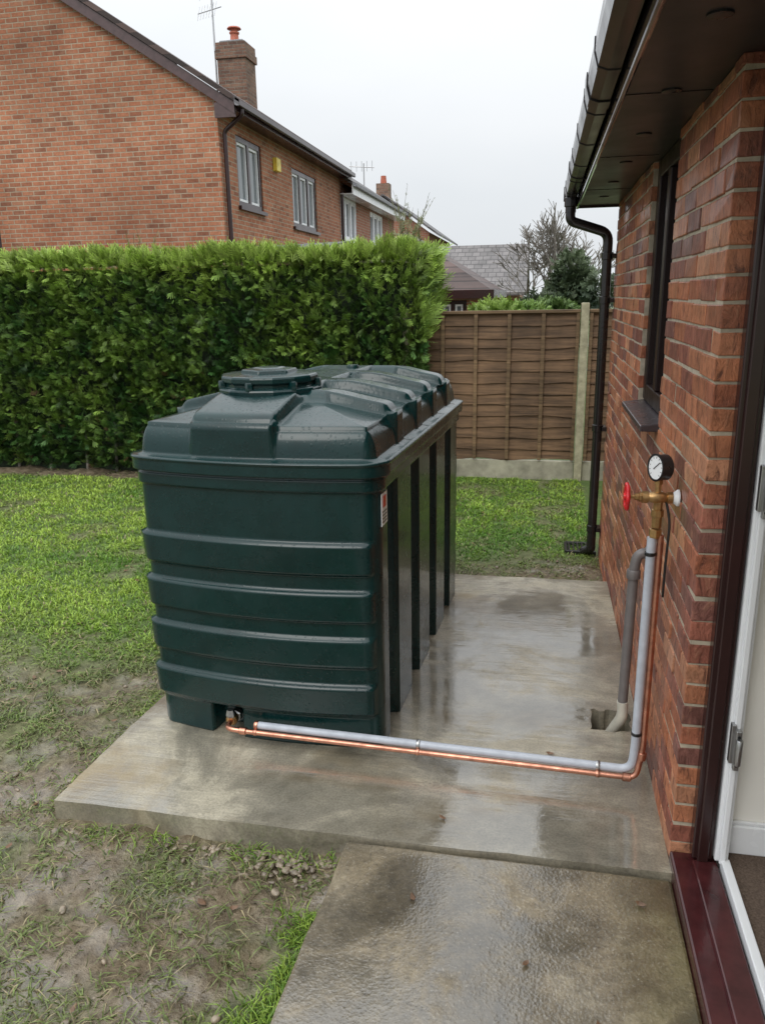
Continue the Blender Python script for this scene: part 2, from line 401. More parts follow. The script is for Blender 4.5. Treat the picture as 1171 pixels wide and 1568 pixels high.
def pathfn(x,y):
    L=path_left(y)+(float(vn(y*9,7.3))-.5)*.014; return L+(0.497-L)*x,y
plate("concrete_path",[i/20 for i in range(21)],[-1.5+i*.055 for i in range(70)]+[2.342],-.016,.13,pathfn,None,M_path,bev=.012,zf=lambda x,y:(float(fbm(x*2,y*2,41))-.5)*.008)

# ------------------------------------------------------------------ gravel, leaves
def stones(name,pts,smin,smax,mat):
    base=np.array([(x,y,z) for z in (-1,1) for y in (-1,1) for x in (-1,1)],float)
    f=[(0,2,3,1),(4,5,7,6),(0,1,5,4),(1,3,7,5),(3,2,6,7),(2,0,4,6)]
    vs=[];fs=[]
    for p in pts:
        s=random.uniform(smin,smax); b=base*np.array([s*random.uniform(.7,1.3),s*random.uniform(.6,1.1),s*random.uniform(.4,.8)])+rng.normal(0,s*.18,(8,3))
        a=random.random()*6.28; c,d=math.cos(a),math.sin(a); b=np.stack([b[:,0]*c-b[:,1]*d,b[:,0]*d+b[:,1]*c,b[:,2]],-1)
        k=len(vs); vs+=[tuple(q+np.array(p)) for q in b]; fs+=[tuple(i+k for i in q) for q in f]
    o=mesh(name,vs,fs,mat,smooth=True); m=o.modifiers.new("s","SUBSURF"); m.levels=1; m.render_levels=2
    return o
pts=[(random.uniform(-1.0,-.66),2.30-abs(random.gauss(0,.07)),-.083) for _ in range(110)]
pts+=[(random.uniform(-1.8,-.66),2.315-abs(random.gauss(0,.03)),-.092) for _ in range(110)]
pts+=[(random.uniform(.31,.46),random.uniform(3.27,3.40),-.11) for _ in range(24)]
pts+=[(random.uniform(-1.0,.4),5.3+abs(random.gauss(0,.2)),-.092) for _ in range(70)]
pts+=[(random.uniform(-3.2,-.7),random.uniform(1.2,3.6),-.088) for _ in range(150)]
stones("gravel",[p for p in pts if not(p[0]>left_edge(p[1]) and 2.32<p[1]<3.2)],.006,.019,M_stone)
vs=[];fs=[]
for _ in range(130):
    if random.random()<.7: x,y=random.uniform(-3.6,-.75),random.uniform(1.2,5.5)
    else: x,y=random.uniform(-1.0,.3),random.uniform(5.4,8)
    if x>left_edge(y)-.03 and 2.3<y<5.2: continue
    z=float(gz(x,y))+.012; s=random.uniform(.007,.018); a=random.random()*6.28; k=len(vs)
    for j,(dx,dy,dz) in enumerate([(-1.4,0,.2),(-.5,-.7,0),(.6,-.6,.1),(1.5,0,.3),(.6,.6,0),(-.5,.7,.15)]):
        vs.append((x+s*(dx*math.cos(a)-dy*math.sin(a)),y+s*(dx*math.sin(a)+dy*math.cos(a)),z+s*dz*random.random()*2))
    fs.append(tuple(range(k,k+6)))
for (x,y) in [(.17,1.66),(.02,1.9),(.05,1.62),(.22,1.72),(-.35,2.1),(.1,3.0),(-.3,2.5),(.30,2.9),(.38,2.2),(-.1,1.45)]:
    s=random.uniform(.006,.014); a=random.random()*6.28; k=len(vs); z=-.012 if y<2.34 else .004
    for (dx,dy,dz) in [(-1.4,0,.2),(-.5,-.7,0),(.6,-.6,.1),(1.5,0,.5),(.6,.6,.1),(-.5,.7,.15)]:
        vs.append((x+s*(dx*math.cos(a)-dy*math.sin(a)),y+s*(dx*math.sin(a)+dy*math.cos(a)),z+.003+s*dz))
    fs.append(tuple(range(k,k+6)))
mesh("fallen_leaves",vs,fs,M_leaf)

# ------------------------------------------------------------------ oil tank
TANK=group("oil_tank"); TANK.location=(-1.147,2.955,0); TANK.rotation_euler=(0,0,R(-3.5))
hw,Lt,rc=.537,1.93,.06
per=[]
def seg(x0,y0,x1,y1,nx_,ny_,tag):
    l=math.hypot(x1-x0,y1-y0); n=max(2,int(l/.0085))
    for i in range(n): s_=i/n; per.append((x0+(x1-x0)*s_,y0+(y1-y0)*s_,nx_,ny_,tag))
def arc(cx,cy,a0,tag):
    for i in range(12):
        a=a0+R(90)*i/12; per.append((cx+rc*math.cos(a),cy+rc*math.sin(a),math.cos(a),math.sin(a),tag))
seg(-hw+rc,0,hw-rc,0,0,-1,0); arc(hw-rc,rc,-R(90),1)
seg(hw,rc,hw,Lt-rc,1,0,2); arc(hw-rc,Lt-rc,0,3)
seg(hw-rc,Lt,-hw+rc,Lt,0,1,4); arc(-hw+rc,Lt-rc,R(90),5)
seg(-hw,Lt-rc,-hw,rc,-1,0,6); arc(-hw+rc,rc,R(180),7)
per=np.array(per); px,py,pnx,pny,pt=per.T
def st(a,b,x,e=.006): return sm(a-e,a+e,x)*(1-sm(b-e,b+e,x))
gaps=[(.145+.446*i,.145+.446*i+.17) for i in range(4)]
bars=[.43,.83,1.23,1.63]
def barmask(x,y):
    m=np.zeros_like(x)
    for b in bars: m=np.maximum(m,st(b-.065,b+.065,y,.012))
    m=np.maximum(m,st(-.25,.12,x,.012)*(1-sm(.45,.5,y)))
    m=np.maximum(m,st(-.19,.09,x,.02)*(y>.3)*(1-sm(1.63,1.69,y)))
    return m
ZE=1.392
zs=np.concatenate([np.arange(0,1.15,.0075),np.arange(1.15,ZE+.001,.005)])
fw=np.clip(-pny,0,1)*np.where(pt==1,sm(.75,.95,-pny),1); fw=np.where(pt==7,sm(.1,.5,-pny),fw)
bw=np.clip(pny,0,1)
gm_=np.zeros_like(px)
for g0,g1_ in gaps: gm_=np.maximum(gm_,st(g0,g1_,py,.008)*(np.abs(pnx)>.99))
bmk=barmask(px,py)
allv=[]
for z in zs:
    off=np.zeros_like(px)-.002*(1-z/1.15)*(z<1.15)
    if z<1.18:
        bd=sum(st(tp-.132,tp,z,.005)*(.72+.28*(z-tp+.132)/.132) for tp in (.935,.728,.52,.30))
        off+=.026*bd*fw+.012*bd*bw
        off-=.012*(1-sm(.14,.155,z))*fw
        gd=.085*(1-sm(1.135,1.155,z))
        off-=gd*gm_
        nt_=st(-.245,-.10,px,.006)*(pt==0)*(1-sm(.135,.15,z)); off-=.11*nt_
    off+=.014*sm(1.148,1.156,z)*(1-sm(1.200,1.208,z))
    off+=.034*sm(1.208,1.214,z)*(1-sm(1.270,1.282,z))+.007*sm(1.262,1.266,z)*(1-sm(1.272,1.28,z))
    if z>1.275:
        t_=np.clip((z-1.28)/.11,0,1)
        rnd=.022*t_**4
        off+=(-.006-.004*t_)*bmk+(1-bmk)*(-.014-.016*t_-rnd)
    X=px+pnx*off; Yv=py+pny*off
    allv.append(np.stack([X,Yv,np.full_like(X,z)],-1))
cx,cy=0,Lt/2
edge=allv[-1]
ss=np.concatenate([np.linspace(.998,.86,34),np.linspace(.85,.02,62)])
for s_ in ss:
    X=cx+(edge[:,0]-cx)*s_
    Yv=cy+(edge[:,1]-cy)*np.where(s_>.5,1-(1-s_)*hw/(Lt/2)*1.0,(1-.5*hw/(Lt/2))*s_/.5)
    d=np.minimum(np.minimum(.50-np.abs(X),Yv-.03),Lt-.03-Yv); d=np.clip(d,0,None)
    h=ZE+.016*(1-np.exp(-d/.015))+.058*sm(-.03,.34,d)-.058*float(sm(-.03,.34,0))
    b=barmask(X,Yv); d2=np.clip(d+.012,0,None); h=h+.048*b*(1-np.exp(-d2/.014))
    plate_=1-sm(.225,.245,np.hypot(X+.07,Yv-.48)); h=h*(1-plate_)+1.492*plate_
    allv.append(np.stack([X,Yv,h],-1))
A=np.stack(allv); nr,npp=A.shape[:2]
A[:,:,1]-=.06*(1-(A[:,:,0]/.54)**2)*np.clip(1-A[:,:,1]/Lt,0,1.2)
id_=np.arange(nr*npp).reshape(nr,npp); nxt=np.roll(id_,-1,axis=1)
F=np.stack([id_[:-1],nxt[:-1],nxt[1:],id_[1:]],-1).reshape(-1,4).tolist()
F.append(id_[-1].tolist()); F.append(id_[0][::-1].tolist())
mesh("tank_shell",A.reshape(-1,3).tolist(),F,M_tank,TANK,smooth=True)
lid=Matrix.Translation((-.095,.47,0))
lathe("lid_collar",[(.235,1.48),(.235,1.512),(.226,1.518),(.210,1.520),(.210,1.538),(.222,1.541),(.222,1.565),(.214,1.572),(.12,1.578)],14,M_tank,lid,TANK,smooth=False).modifiers.new("b","BEVEL").width=.004
lathe("lid_boss",[(.135,1.57),(.125,1.592),(.075,1.596),(.06,1.60)],6,M_tank,lid,TANK,smooth=False).modifiers.new("b","BEVEL").width=.004
for k in range(7):
    a=2*math.pi*k/7+.2; c=Vector((-.095+.218*math.cos(a),.47+.218*math.sin(a),0))
    lathe("lid_lug_%d"%(k+1),[(.018,1.512),(.018,1.545),(.014,1.55)],6,M_tank,Matrix.Translation(c),TANK)
lathe("gauge_cap",[(.035,1.47),(.035,1.52),(.03,1.53)],24,M_tank,Matrix.Translation((.02,1.40,0)),TANK)
lathe("outlet_boss",[(.05,0),(.05,.03),(.03,.034)],24,M_tank,axisM((-.17,.062,.075),(0,-1,0)),TANK)
box("warning_label",hw+.002,hw+.004,.035,.125,1.0,1.135,M_white,TANK)
box("label_diamond",hw+.0045,hw+.006,.06,.10,1.075,1.122,M_red,TANK)
for i in range(4): box("label_text_%d"%(i+1),hw+.0045,hw+.0055,.048,.112,1.012+i*.014,1.017+i*.014,M_black,TANK)

# ------------------------------------------------------------------ supply pipe
SP=group("oil_supply_pipe")
yA,yB=2.865,2.795
tube("grey_pipe_run",[(-1.165,yA,.098),(.405,yB,.098),(.412,yB,.2),(.415,2.80,1.05)],.0165,M_grey,SP,fr=.05)
tube("copper_pipe_run",[(-1.30,yA+.11,.082),(-1.30,yA-.02,.080),(-1.22,yA-.022,.076),(.42,yB-.022,.076),(.441,yB-.005,.2),(.444,2.795,1.06)],.0115,M_copper,SP,fr=.035)
for i,(x,y) in enumerate([(-1.17,yA-.001),(-.45,2.833),(.27,2.801)]):
    lathe("pipe_clip_%d"%(i+1),[(.019,0),(.0205,.003),(.0205,.013),(.019,.016)],20,M_steel if i else M_copper,axisM((x,y,.098),(1,-.05,0)),SP)
    lathe("pipe_clip_lower_%d"%(i+1),[(.013,0),(.0145,.003),(.0145,.013),(.013,.016)],20,M_copper,axisM((x,y-.022,.076),(1,-.05,0)),SP)
lathe("elbow_collar",[(.0125,0),(.0165,.003),(.0165,.03),(.0125,.033)],20,M_copper,axisM((.37,yB-.020,.076),(1,-.05,.0)),SP)
lathe("elbow_collar_up",[(.0125,0),(.0165,.003),(.0165,.03),(.0125,.033)],20,M_copper,axisM((.437,yB-.008,.15),(.1,0,1)),SP)
lathe("tank_elbow_collar",[(.0125,0),(.0165,.003),(.0165,.03),(.0125,.033)],20,M_copper,axisM((-1.235,yA-.022,.077),(1,-.05,.0)),SP)
lathe("tank_nut",[(.03,0),(.033,.004),(.033,.028),(.026,.032)],6,M_steel,axisM((-1.30,2.975,.082),(0,-1,0)),SP,smooth=False)
lathe("tank_valve_body",[(.020,0),(.026,.01),(.026,.035),(.018,.045)],16,M_brass,axisM((-1.30,2.945,.082),(0,-1,0)),SP)
lathe("tank_valve_cap",[(.018,0),(.022,.01),(.016,.035)],6,M_steel,axisM((-1.30,2.91,.10),(0,0,1)),SP,smooth=False)
for z in (.25,.98):
    lathe("pipe_tie_%d"%int(z*10),[(.0175,0),(.0195,.002),(.0195,.012),(.0175,.014)],20,M_black,axisM((.413,2.796+(z-.2)*.005,z),(0,0,1)),SP)
GV=group("gate_valve"); vz=1.195; vy=2.81; vx=.425
lathe("valve_body",[(.017,-.055),(.022,-.053),(.022,-.033),(.016,-.031),(.019,-.02),(.024,0),(.019,.02),(.016,.031),(.021,.033),(.021,.05),(.015,.053),(.015,.075)],24,M_brass,axisM((vx,vy,vz),(1,0,0)),GV)
lathe("valve_bonnet",[(.018,0),(.018,.014),(.013,.016),(.013,.028),(.008,.03),(.006,.045)],8,M_brass,axisM((vx-.05,vy,vz),(-1,0,0)),GV,smooth=False)
lathe("vertical_tail",[(.017,0),(.017,.04),(.022,.042),(.022,.065),(.016,.067),(.016,.10)],8,M_brass,axisM((vx+.003,vy-.003,vz-.11),(0,0,1)),GV,smooth=False)
lathe("inlet_nut",[(.021,0),(.023,.004),(.023,.03),(.017,.032)],6,M_brass,axisM((.425,2.80,1.05),(0,0,1)),GV,smooth=False)
lathe("wall_plate",[(.030,0),(.030,.006),(.018,.02)],24,M_white,axisM((.4965,vy,vz),(-1,0,0)),GV)
lathe("gauge_stem",[(.011,0),(.011,.03),(.015,.031),(.015,.05)],6,M_brass,axisM((vx,vy,vz+.018),(0,0,1)),GV,smooth=False)
tube("small_bore_pipe",[(.455,2.82,vz-.01),(.472,2.80,1.11),(.465,2.785,.92),(.47,2.81,.82)],.0045,M_black,GV,fr=.04)
wc=Vector((vx-.105,vy,vz)); ring=[(wc+Vector((0,math.cos(a)*(.042+.004*math.cos(a*6)),math.sin(a)*(.042+.004*math.cos(a*6))))) for a in [2*math.pi*k/36 for k in range(37)]]
tube("handwheel_rim",ring,.0075,M_red,GV)
for k in range(3):
    a=2*math.pi*k/3+.3; d=Vector((0,math.cos(a),math.sin(a))); tube("handwheel_spoke_%d"%(k+1),[wc-d*.042,wc+d*.042],.005,M_red,GV)
lathe("handwheel_hub",[(.012,-.012),(.014,0),(.011,.012)],12,M_red,axisM(wc,(1,0,0)),GV)
PG=group("pressure_gauge"); gd=Vector((-.90,-.43,.04)).normalized(); gc=Vector((vx-.01,vy,vz+.108))
lathe("gauge_case",[(.040,-.042),(.046,-.036),(.046,0),(.049,.002),(.049,.007),(.043,.008),(.042,.003)],48,M_black,axisM(gc,gd),PG)
lathe("gauge_dial",[(.0418,.0032),(.0418,.0052)],48,M_dial,axisM(gc,gd),PG)
Mg=axisM(gc,gd)
for k in range(11):
    a=R(-45+27*k); p0=Mg@Vector((.032*math.cos(a),.032*math.sin(a),.0058)); p1=Mg@Vector((.038*math.cos(a),.038*math.sin(a),.0058)); tube("dial_tick_%d"%(k+1),[p0,p1],.0009,M_black,PG,res=1)
tube("gauge_needle",[Mg@Vector((-.01,-.006,.0068)),Mg@Vector((.024,.022,.0068))],.0014,M_black,PG,res=1)
WP=group("waste_pipe")
tube("waste_pipe_upper",[(.52,3.27,.835),(.435,3.27,.835),(.422,3.27,.77),(.415,3.28,.12)],.0215,M_greyd,WP,fr=.05)
lathe("waste_elbow_socket",[(.027,0),(.029,.004),(.029,.035),(.026,.04)],24,M_greyd,axisM((.421,3.27,.72),(0,0,1)),WP)
lathe("waste_wall_collar",[(.03,0),(.03,.03),(.025,.035)],24,M_greyd,axisM((.4965,3.27,.835),(-1,0,0)),WP)
tube("white_bend",[(.415,3.28,.13),(.42,3.285,.05),(.385,3.33,-.05),(.36,3.36,-.12)],.0245,simple("aged_white_pvc",(.62,.59,.50),.4,var=.15),WP,fr=.06)
DG=group("drain_grate")
for i in range(6): box("bar_%d"%(i+1),.27+i*.034,.285+i*.034,6.02,6.22,-.085,-.06,M_black,DG,bevel=.003)
box("rim_front",.25,.48,5.99,6.02,-.10,-.058,M_black,DG,bevel=.004); box("rim_back",.25,.48,6.22,6.25,-.10,-.058,M_black,DG,bevel=.004)
box("rim_left",.24,.262,6.0,6.24,-.10,-.059,M_black,DG,bevel=.004); box("pit",.255,.475,6.01,6.23,-.12,-.088,M_black,DG)

# ------------------------------------------------------------------ own house
HS=group("brick_house")
WX=.5
def lay(segs_by_z,z0,z1,name):
    base=np.array([(x,y,z) for z in (0,1) for y in (0,1) for x in (0,1)],float)
    f=[(0,2,3,1),(4,5,7,6),(0,1,5,4),(1,3,7,5),(3,2,6,7),(2,0,4,6)]
    z=z0;c=0; vv=[];ff=[];cc=[]
    pal=[(.41,.145,.07),(.47,.18,.09),(.35,.118,.062),(.52,.235,.13),(.25,.085,.055),(.44,.165,.08),(.31,.108,.07),(.21,.085,.065)]
    while z<z1-.02:
        zt=min(z+.0655,z1)
        for (a,b) in segs_by_z(z+.03):
            k0=math.floor((a-2.43)/.225)-1; y=2.43+k0*.225+(.1125 if c%2 else 0)
            while y<b:
                ya=max(y,a); yb=min(y+.2155,b)
                if yb-ya>.03:
                    j=rng.normal(0,.0014,3); x0=WX+random.uniform(-.004,.001)
                    B=base*np.array([.10,yb-ya,zt-z])+np.array([x0,ya,z])+np.array([0,j[1] if a<ya else 0,j[2]])+rng.normal(0,.0013,(8,3))
                    k=len(vv); vv+=[tuple(q) for q in B]; ff+=[tuple(i+k for i in r) for r in f]
                    col=np.array(random.choice(pal))*random.uniform(.82,1.14); cc+=[(*col,1)]*8
                y+=.225
        z+=.075;c+=1
    me=bpy.data.meshes.new(name); me.from_pydata(vv,[],ff); me.update()
    a=me.color_attributes.new("Col","FLOAT_COLOR","POINT"); a.data.foreach_set("color",np.array(cc,dtype=np.float32).reshape(-1))
    me.materials.append(M_brick); o=link(bpy.data.objects.new(name,me),HS)
    b=o.modifiers.new("b","BEVEL"); b.width=.004; b.segments=2
    return o
W0,W1,WZ=3.44,4.22,1.37
DY=-2.2  # unseen end of the door opening, widened so more daylight reaches the room
lay(lambda z:[(2.43,W0),(W1,6.02)] if z>WZ else [(2.43,6.02)],-.155,2.5,"wall_bricks")
lay(lambda z:[(-4,DY)],-.155,2.5,"wall_bricks_rear")
mi=.0035
box("mortar_pier_near",WX+mi,WX+.099,2.43+mi,W0-mi,-.16,2.5,M_mortar,HS)
box("mortar_pier_far",WX+mi,WX+.099,W1+mi,6.02-mi,-.16,2.5,M_mortar,HS)
box("mortar_below_window",WX+mi,WX+.099,W0-mi,W1+mi,-.16,WZ-.01,M_mortar,HS)
box("mortar_rear",WX+mi,WX+.099,-4,DY-mi,-.16,2.5,M_mortar,HS)
box("inner_wall_near",.605,.70,2.47,W0-.01,-.16,2.5,M_cream,HS)
box("inner_wall_far",.605,.70,W1+.01,5.9,-.16,2.5,M_cream,HS)
box("inner_wall_low",.605,.70,W0-.01,W1+.01,-.16,WZ-.02,M_cream,HS)
box("inner_wall_rear",.605,.70,-4,DY-.02,-.16,2.5,M_cream,HS)
box("gable_end",.605,5.0,5.905,6.015,-.16,2.5,M_brickF,HS)
for n_,y0,y1,z0,z1 in [("jamb_a",W0,W0+.08,WZ,2.5),("jamb_b",W1-.09,W1,WZ,2.5),("head",W0+.08,W1-.09,2.42,2.5),("cill",W0+.08,W1-.09,WZ,WZ+.08),("mullion",3.80,3.88,WZ+.08,2.42)]:
    box("window_"+n_,.524,.60,y0,y1,z0,z1,M_brownD,HS,bevel=.006)
box("window_glass",.552,.560,W0+.08,W1-.09,WZ+.08,2.42,M_glassd,HS)
mesh("window_sill",[(.425,W0-.01,1.325),(.425,W1+.01,1.325),(.62,W1+.01,1.325),(.62,W0-.01,1.325),(.425,W0-.01,1.35),(.425,W1+.01,1.35),(.62,W1+.01,1.375),(.62,W0-.01,1.375)],[(0,1,2,3),(4,7,6,5),(0,4,5,1),(1,5,6,2),(2,6,7,3),(3,7,4,0)],simple("dark_sill",(.05,.04,.045),.3),HS,bevel=.004)
box("door_frame_jamb",.56,.625,2.375,2.426,.05,2.5,M_brown,HS,bevel=.005)
box("door_frame_rebate",.575,.61,2.360,2.375,.05,2.5,M_brown,HS,bevel=.004)
box("white_frame_jamb",.628,.672,2.36,2.43,.06,2.5,M_white,HS,bevel=.006)
box("white_frame_lip",.640,.660,2.345,2.36,.06,2.5,M_white,HS,bevel=.004)
for i,z in enumerate((.50,1.33,2.1)):
    box("hinge_leaf_%d"%(i+1),.642,.660,2.325,2.345,z-.07,z+.07,M_steel,HS,bevel=.003)
    box("hinge_plate_%d"%(i+1),.630,.644,2.335,2.358,z-.05,z+.085,M_steel,HS,bevel=.002)
    lathe("hinge_pin_%d"%(i+1),[(.009,0),(.011,.003),(.011,.087),(.009,.09)],12,M_steel,axisM((.652,2.318,z-.045),(0,0,1)),HS)
    for s_ in (-.05,.05): lathe("hinge_screw_%d_%d"%(i+1,int(s_*100)),[(.005,0),(.005,.002)],8,M_black,axisM((.651,2.3245,z+s_),(0,-1,0)),HS)
box("door_sill",.497,.645,DY,2.425,-.10,.035,M_sill,HS,bevel=.008)
box("door_sill_step",.56,.64,DY,2.37,.035,.052,M_sill,HS,bevel=.006)
box("threshold_track",.646,.675,DY,2.36,.03,.075,M_white,HS,bevel=.004)
box("door_rear_jamb",.56,.672,DY-.02,DY+.04,.05,2.5,M_brown,HS,bevel=.005)
box("carpet",.676,4.9,-4,5.85,.0,.055,M_carpet,HS)
box("interior_wall",.673,4.9,2.432,2.47,.05,2.5,M_cream,HS)
box("skirting_board",.674,4.9,2.415,2.4315,.055,.165,M_white,HS,bevel=.005)
box("skirting_cap",.674,4.9,2.42,2.4313,.165,.18,M_white,HS,bevel=.004)
box("interior_back_wall",4.9,5.0,-4,5.9,-.1,2.5,M_cream,HS)
box("ceiling",.30,4.95,-4,5.9,2.506,2.53,M_cream,HS)
box("door_head",.56,.66,DY+.04,2.375,2.44,2.5,M_brown,HS)
EY=6.12
box("soffit",.232,.605,-4.2,EY,2.501,2.505,M_soffit,HS)
for i in range(6): box("soffit_seam_%d"%(i+1),.235,.496,EY-.9-1.2*i,EY-.893-1.2*i,2.4985,2.5005,M_black,HS)
for i in range(7): lathe("soffit_vent_%d"%(i+1),[(.03,0),(.03,.004),(.02,.006)],20,M_black,axisM((.37,5.6-.7*i,2.5005),(0,0,-1)),HS)
box("fascia",.212,.231,-4.2,EY,2.478,2.70,M_fascia,HS,bevel=.008)
box("barge_board",.212,.62,EY,EY+.02,2.485,2.70,M_brown,HS)
prof=[(0,.10),(0,.055),(.012,.012),(.045,0),(.085,.0),(.092,.012),(.092,.09)]
def gutter(name,xo,zo,y0,y1,th=0,mat=M_gut,sc=1,parent=None):
    v=[];f=[]
    pr=[(a*sc,b*sc) for a,b in prof]; inner=[(a+(.004 if i<3 else (-.004 if i>4 else 0)),b+(.004 if 1<i<5 else 0)) for i,(a,b) in enumerate(pr)]
    loop=pr+inner[::-1]
    for y in (y0,y1):
        for a,b in loop: v.append((xo+a,y,zo+b))
    k=len(loop)
    for i in range(k): f.append((i,(i+1)%k,k+(i+1)%k,k+i))
    f.append(tuple(range(k))); f.append(tuple(range(2*k-1,k-1,-1)))
    return mesh(name,v,f,mat,parent or HS)
gutter("gutter",.126,2.535,-4.1,EY-.02,sc=.90)
for i in range(9):
    gutter("gutter_bracket_%d"%(i+1),.123,2.532,5.75-i*.62,5.775-i*.62,sc=.95)
for i in range(3):
    gutter("gutter_union_%d"%(i+1),.121,2.530,4.95-i*1.9,5.06-i*1.9,sc=.98)
box("gutter_stop_end",.122,.21,EY-.025,EY-.015,2.53,2.630,M_gut,HS,bevel=.004)
lathe("gutter_outlet",[(.04,0),(.045,.005),(.045,.06),(.037,.065),(.037,.10)],24,M_gut,axisM((.170,5.93,2.54),(0,0,-1)),HS)
tube("downpipe",[(.170,5.93,2.46),(.170,5.93,2.385),(.435,5.955,2.30),(.435,5.955,2.15),(.435,5.955,-.02)],.034,M_gut,HS,fr=.06)
tube("downpipe_shoe",[(.435,5.955,.0),(.435,5.96,-.02),(.38,6.02,-.07)],.036,M_gut,HS,fr=.03)
for i,z in enumerate((2.12,1.82,.9,.12)):
    lathe("downpipe_bracket_%d"%(i+1),[(.036,0),(.040,.003),(.040,.05),(.036,.053)],24,M_gut,axisM((.435,5.955,z),(0,0,1)),HS)
    box("bracket_plate_%d"%(i+1),.465,.495,5.90,6.01,z+.01,z+.04,M_gut,HS)
rv=[(.15,-4.3,2.70),(.15,EY+.08,2.70),(5.2,EY+.08,5.3),(5.2,-4.3,5.3),(.17,-4.3,2.64),(.17,EY+.08,2.64),(5.2,EY+.08,5.22),(5.2,-4.3,5.22)]
mesh("roof",rv,[(0,3,2,1),(4,5,6,7),(0,1,5,4),(1,2,6,5),(2,3,7,6),(3,0,4,7)],M_tileG,HS)

# ------------------------------------------------------------------ generic building bits
def wall(name,axis,c,u0,u1,z0,z1,ops,mat,parent,depth=.1,sgn=1):
    us=sorted({u0,u1}|{o[0] for o in ops}|{o[1] for o in ops}); zz=sorted({z0,z1}|{o[2] for o in ops}|{o[3] for o in ops})
    v=[];f=[]
    def P(u,z,d=0): return (c-sgn*d,u,z) if axis=='x' else (u,c-sgn*d,z)
    def q(*p): k=len(v); v.extend(p); f.append((k,k+1,k+2,k+3))
    for i in range(len(us)-1):
        for j in range(len(zz)-1):
            mu,mz=(us[i]+us[i+1])/2,(zz[j]+zz[j+1])/2
            if any(o[0]<mu<o[1] and o[2]<mz<o[3] for o in ops): continue
            q(P(us[i],zz[j]),P(us[i+1],zz[j]),P(us[i+1],zz[j+1]),P(us[i],zz[j+1]))
    for a,b,z_0,z_1 in ops:
        q(P(a,z_0),P(a,z_1),P(a,z_1,depth),P(a,z_0,depth)); q(P(b,z_0),P(b,z_1),P(b,z_1,depth),P(b,z_0,depth))
        q(P(a,z_0),P(b,z_0),P(b,z_0,depth),P(a,z_0,depth)); q(P(a,z_1),P(b,z_1),P(b,z_1,depth),P(a,z_1,depth))
    return mesh(name,v,f,mat,parent)
def win(axis,c,o,parent,sgn=1,frame=M_brown,inner=M_white,nm="window",mull=1,sill=True):
    a,b,z0,z1=o
    def B(n,u0,u1,w0,w1,d0,d1,mat):
        x0,x1=sorted((c-sgn*d0,c-sgn*d1))
        if axis=='x': box(n,x0,x1,u0,u1,w0,w1,mat,parent)
        else: box(n,u0,u1,x0,x1,w0,w1,mat,parent)
    fr=.09; sw=.045
    B(nm+"_l",a,a+fr,z0,z1,.02,.10,frame);B(nm+"_r",b-fr,b,z0,z1,.02,.10,frame)
    B(nm+"_t",a+fr,b-fr,z1-fr,z1,.02,.10,frame);B(nm+"_b",a+fr,b-fr,z0,z0+fr,.02,.10,frame)
    for k in range(mull):
        m=a+(b-a)*(k+1)/(mull+1); B(nm+"_mullion_%d"%k,m-.05,m+.05,z0+fr,z1-fr,.02,.10,frame)
    for k in range(mull+1):
        p=a+fr+(b-a-2*fr)*k/(mull+1)+(.05 if k else 0); p2=a+fr+(b-a-2*fr)*(k+1)/(mull+1)-(.05 if k<mull else 0)
        for j,(s0,s1,w0,w1) in enumerate(((p,p+sw,z0+fr,z1-fr),(p2-sw,p2,z0+fr,z1-fr),(p+sw,p2-sw,z0+fr,z0+fr+sw),(p+sw,p2-sw,z1-fr-sw,z1-fr))):
            B(nm+"_sash_%d"%j,s0,s1,w0,w1,.045,.09,inner)
        B(nm+"_curtain_%d"%k,p+sw,p+sw+(p2-p)*.28,z0+fr,z1-fr,.12,.125,M_dial)
    B(nm+"_glass",a+fr,b-fr,z0+fr,z1-fr,.08,.084,M_glass)
    B(nm+"_interior",a,b,z0,z1,.35,.36,M_glassd)
    if sill: B(nm+"_sill",a-.05,b+.05,z0-.06,z0,-.06,.03,frame)

# ------------------------------------------------------------------ neighbour semi
NH=group("brick_house"); HX=-5.2; HY=12.9; EV=5.02; HY1=20.8; RX=-9.3; HX2=-13.4
ops=[(13.65,14.9,3.46,4.6),(16.75,18.6,3.36,4.52),(14.2,15.2,.9,2.1),(17,18,-.1,2.0)]
wall("side_wall",'x',HX,HY,HY1,-.2,EV,ops,M_brickN,NH)
for i,o in enumerate(ops): win('x',HX,o,NH,nm="side_window_%d"%i,mull=1 if i!=1 else 2)
gops=[(-10.5,-9.38,2.75,3.9)]
wall("gable_wall",'y',HY,HX2,HX,-.2,EV,gops,M_brickN,NH,sgn=-1); win('y',HY,gops[0],NH,sgn=-1,nm="gable_window")
rz=EV+.643*4.1
mesh("gable_top",[(HX,HY,EV),(HX2,HY,EV),(RX,HY,rz)],[(0,1,2)],M_brickN,NH)
mesh("gable_top_far",[(HX,HY1,EV),(HX2,HY1,EV),(RX,HY1,rz)],[(0,1,2)],M_brickN,NH)
wall("far_side_wall",'x',HX2,HY,HY1,-.2,EV,[],M_brickN,NH); wall("far_gable",'y',HY1,HX2,HX,-.2,EV,[],M_brickN,NH)
def roof(name,xe,xr,ze,slope,y0,y1,mat,parent,th=.09):
    zr=ze+slope*abs(xe-xr)
    v=[(xe,y0,ze),(xe,y1,ze),(xr,y1,zr),(xr,y0,zr)]; v+=[(a,b,c+th) for a,b,c in v]
    return mesh(name,v,[(0,1,2,3),(4,7,6,5),(0,4,5,1),(1,5,6,2),(2,6,7,3),(3,7,4,0)],mat,parent)
sl=.643; ox=.34
roof("roof_east",HX+ox,RX,EV+.10-sl*ox,sl,HY-.14,HY1,M_tileY,NH); roof("roof_west",HX2-ox,RX,EV+.10-sl*ox,sl,HY-.14,HY1,M_tileY,NH)
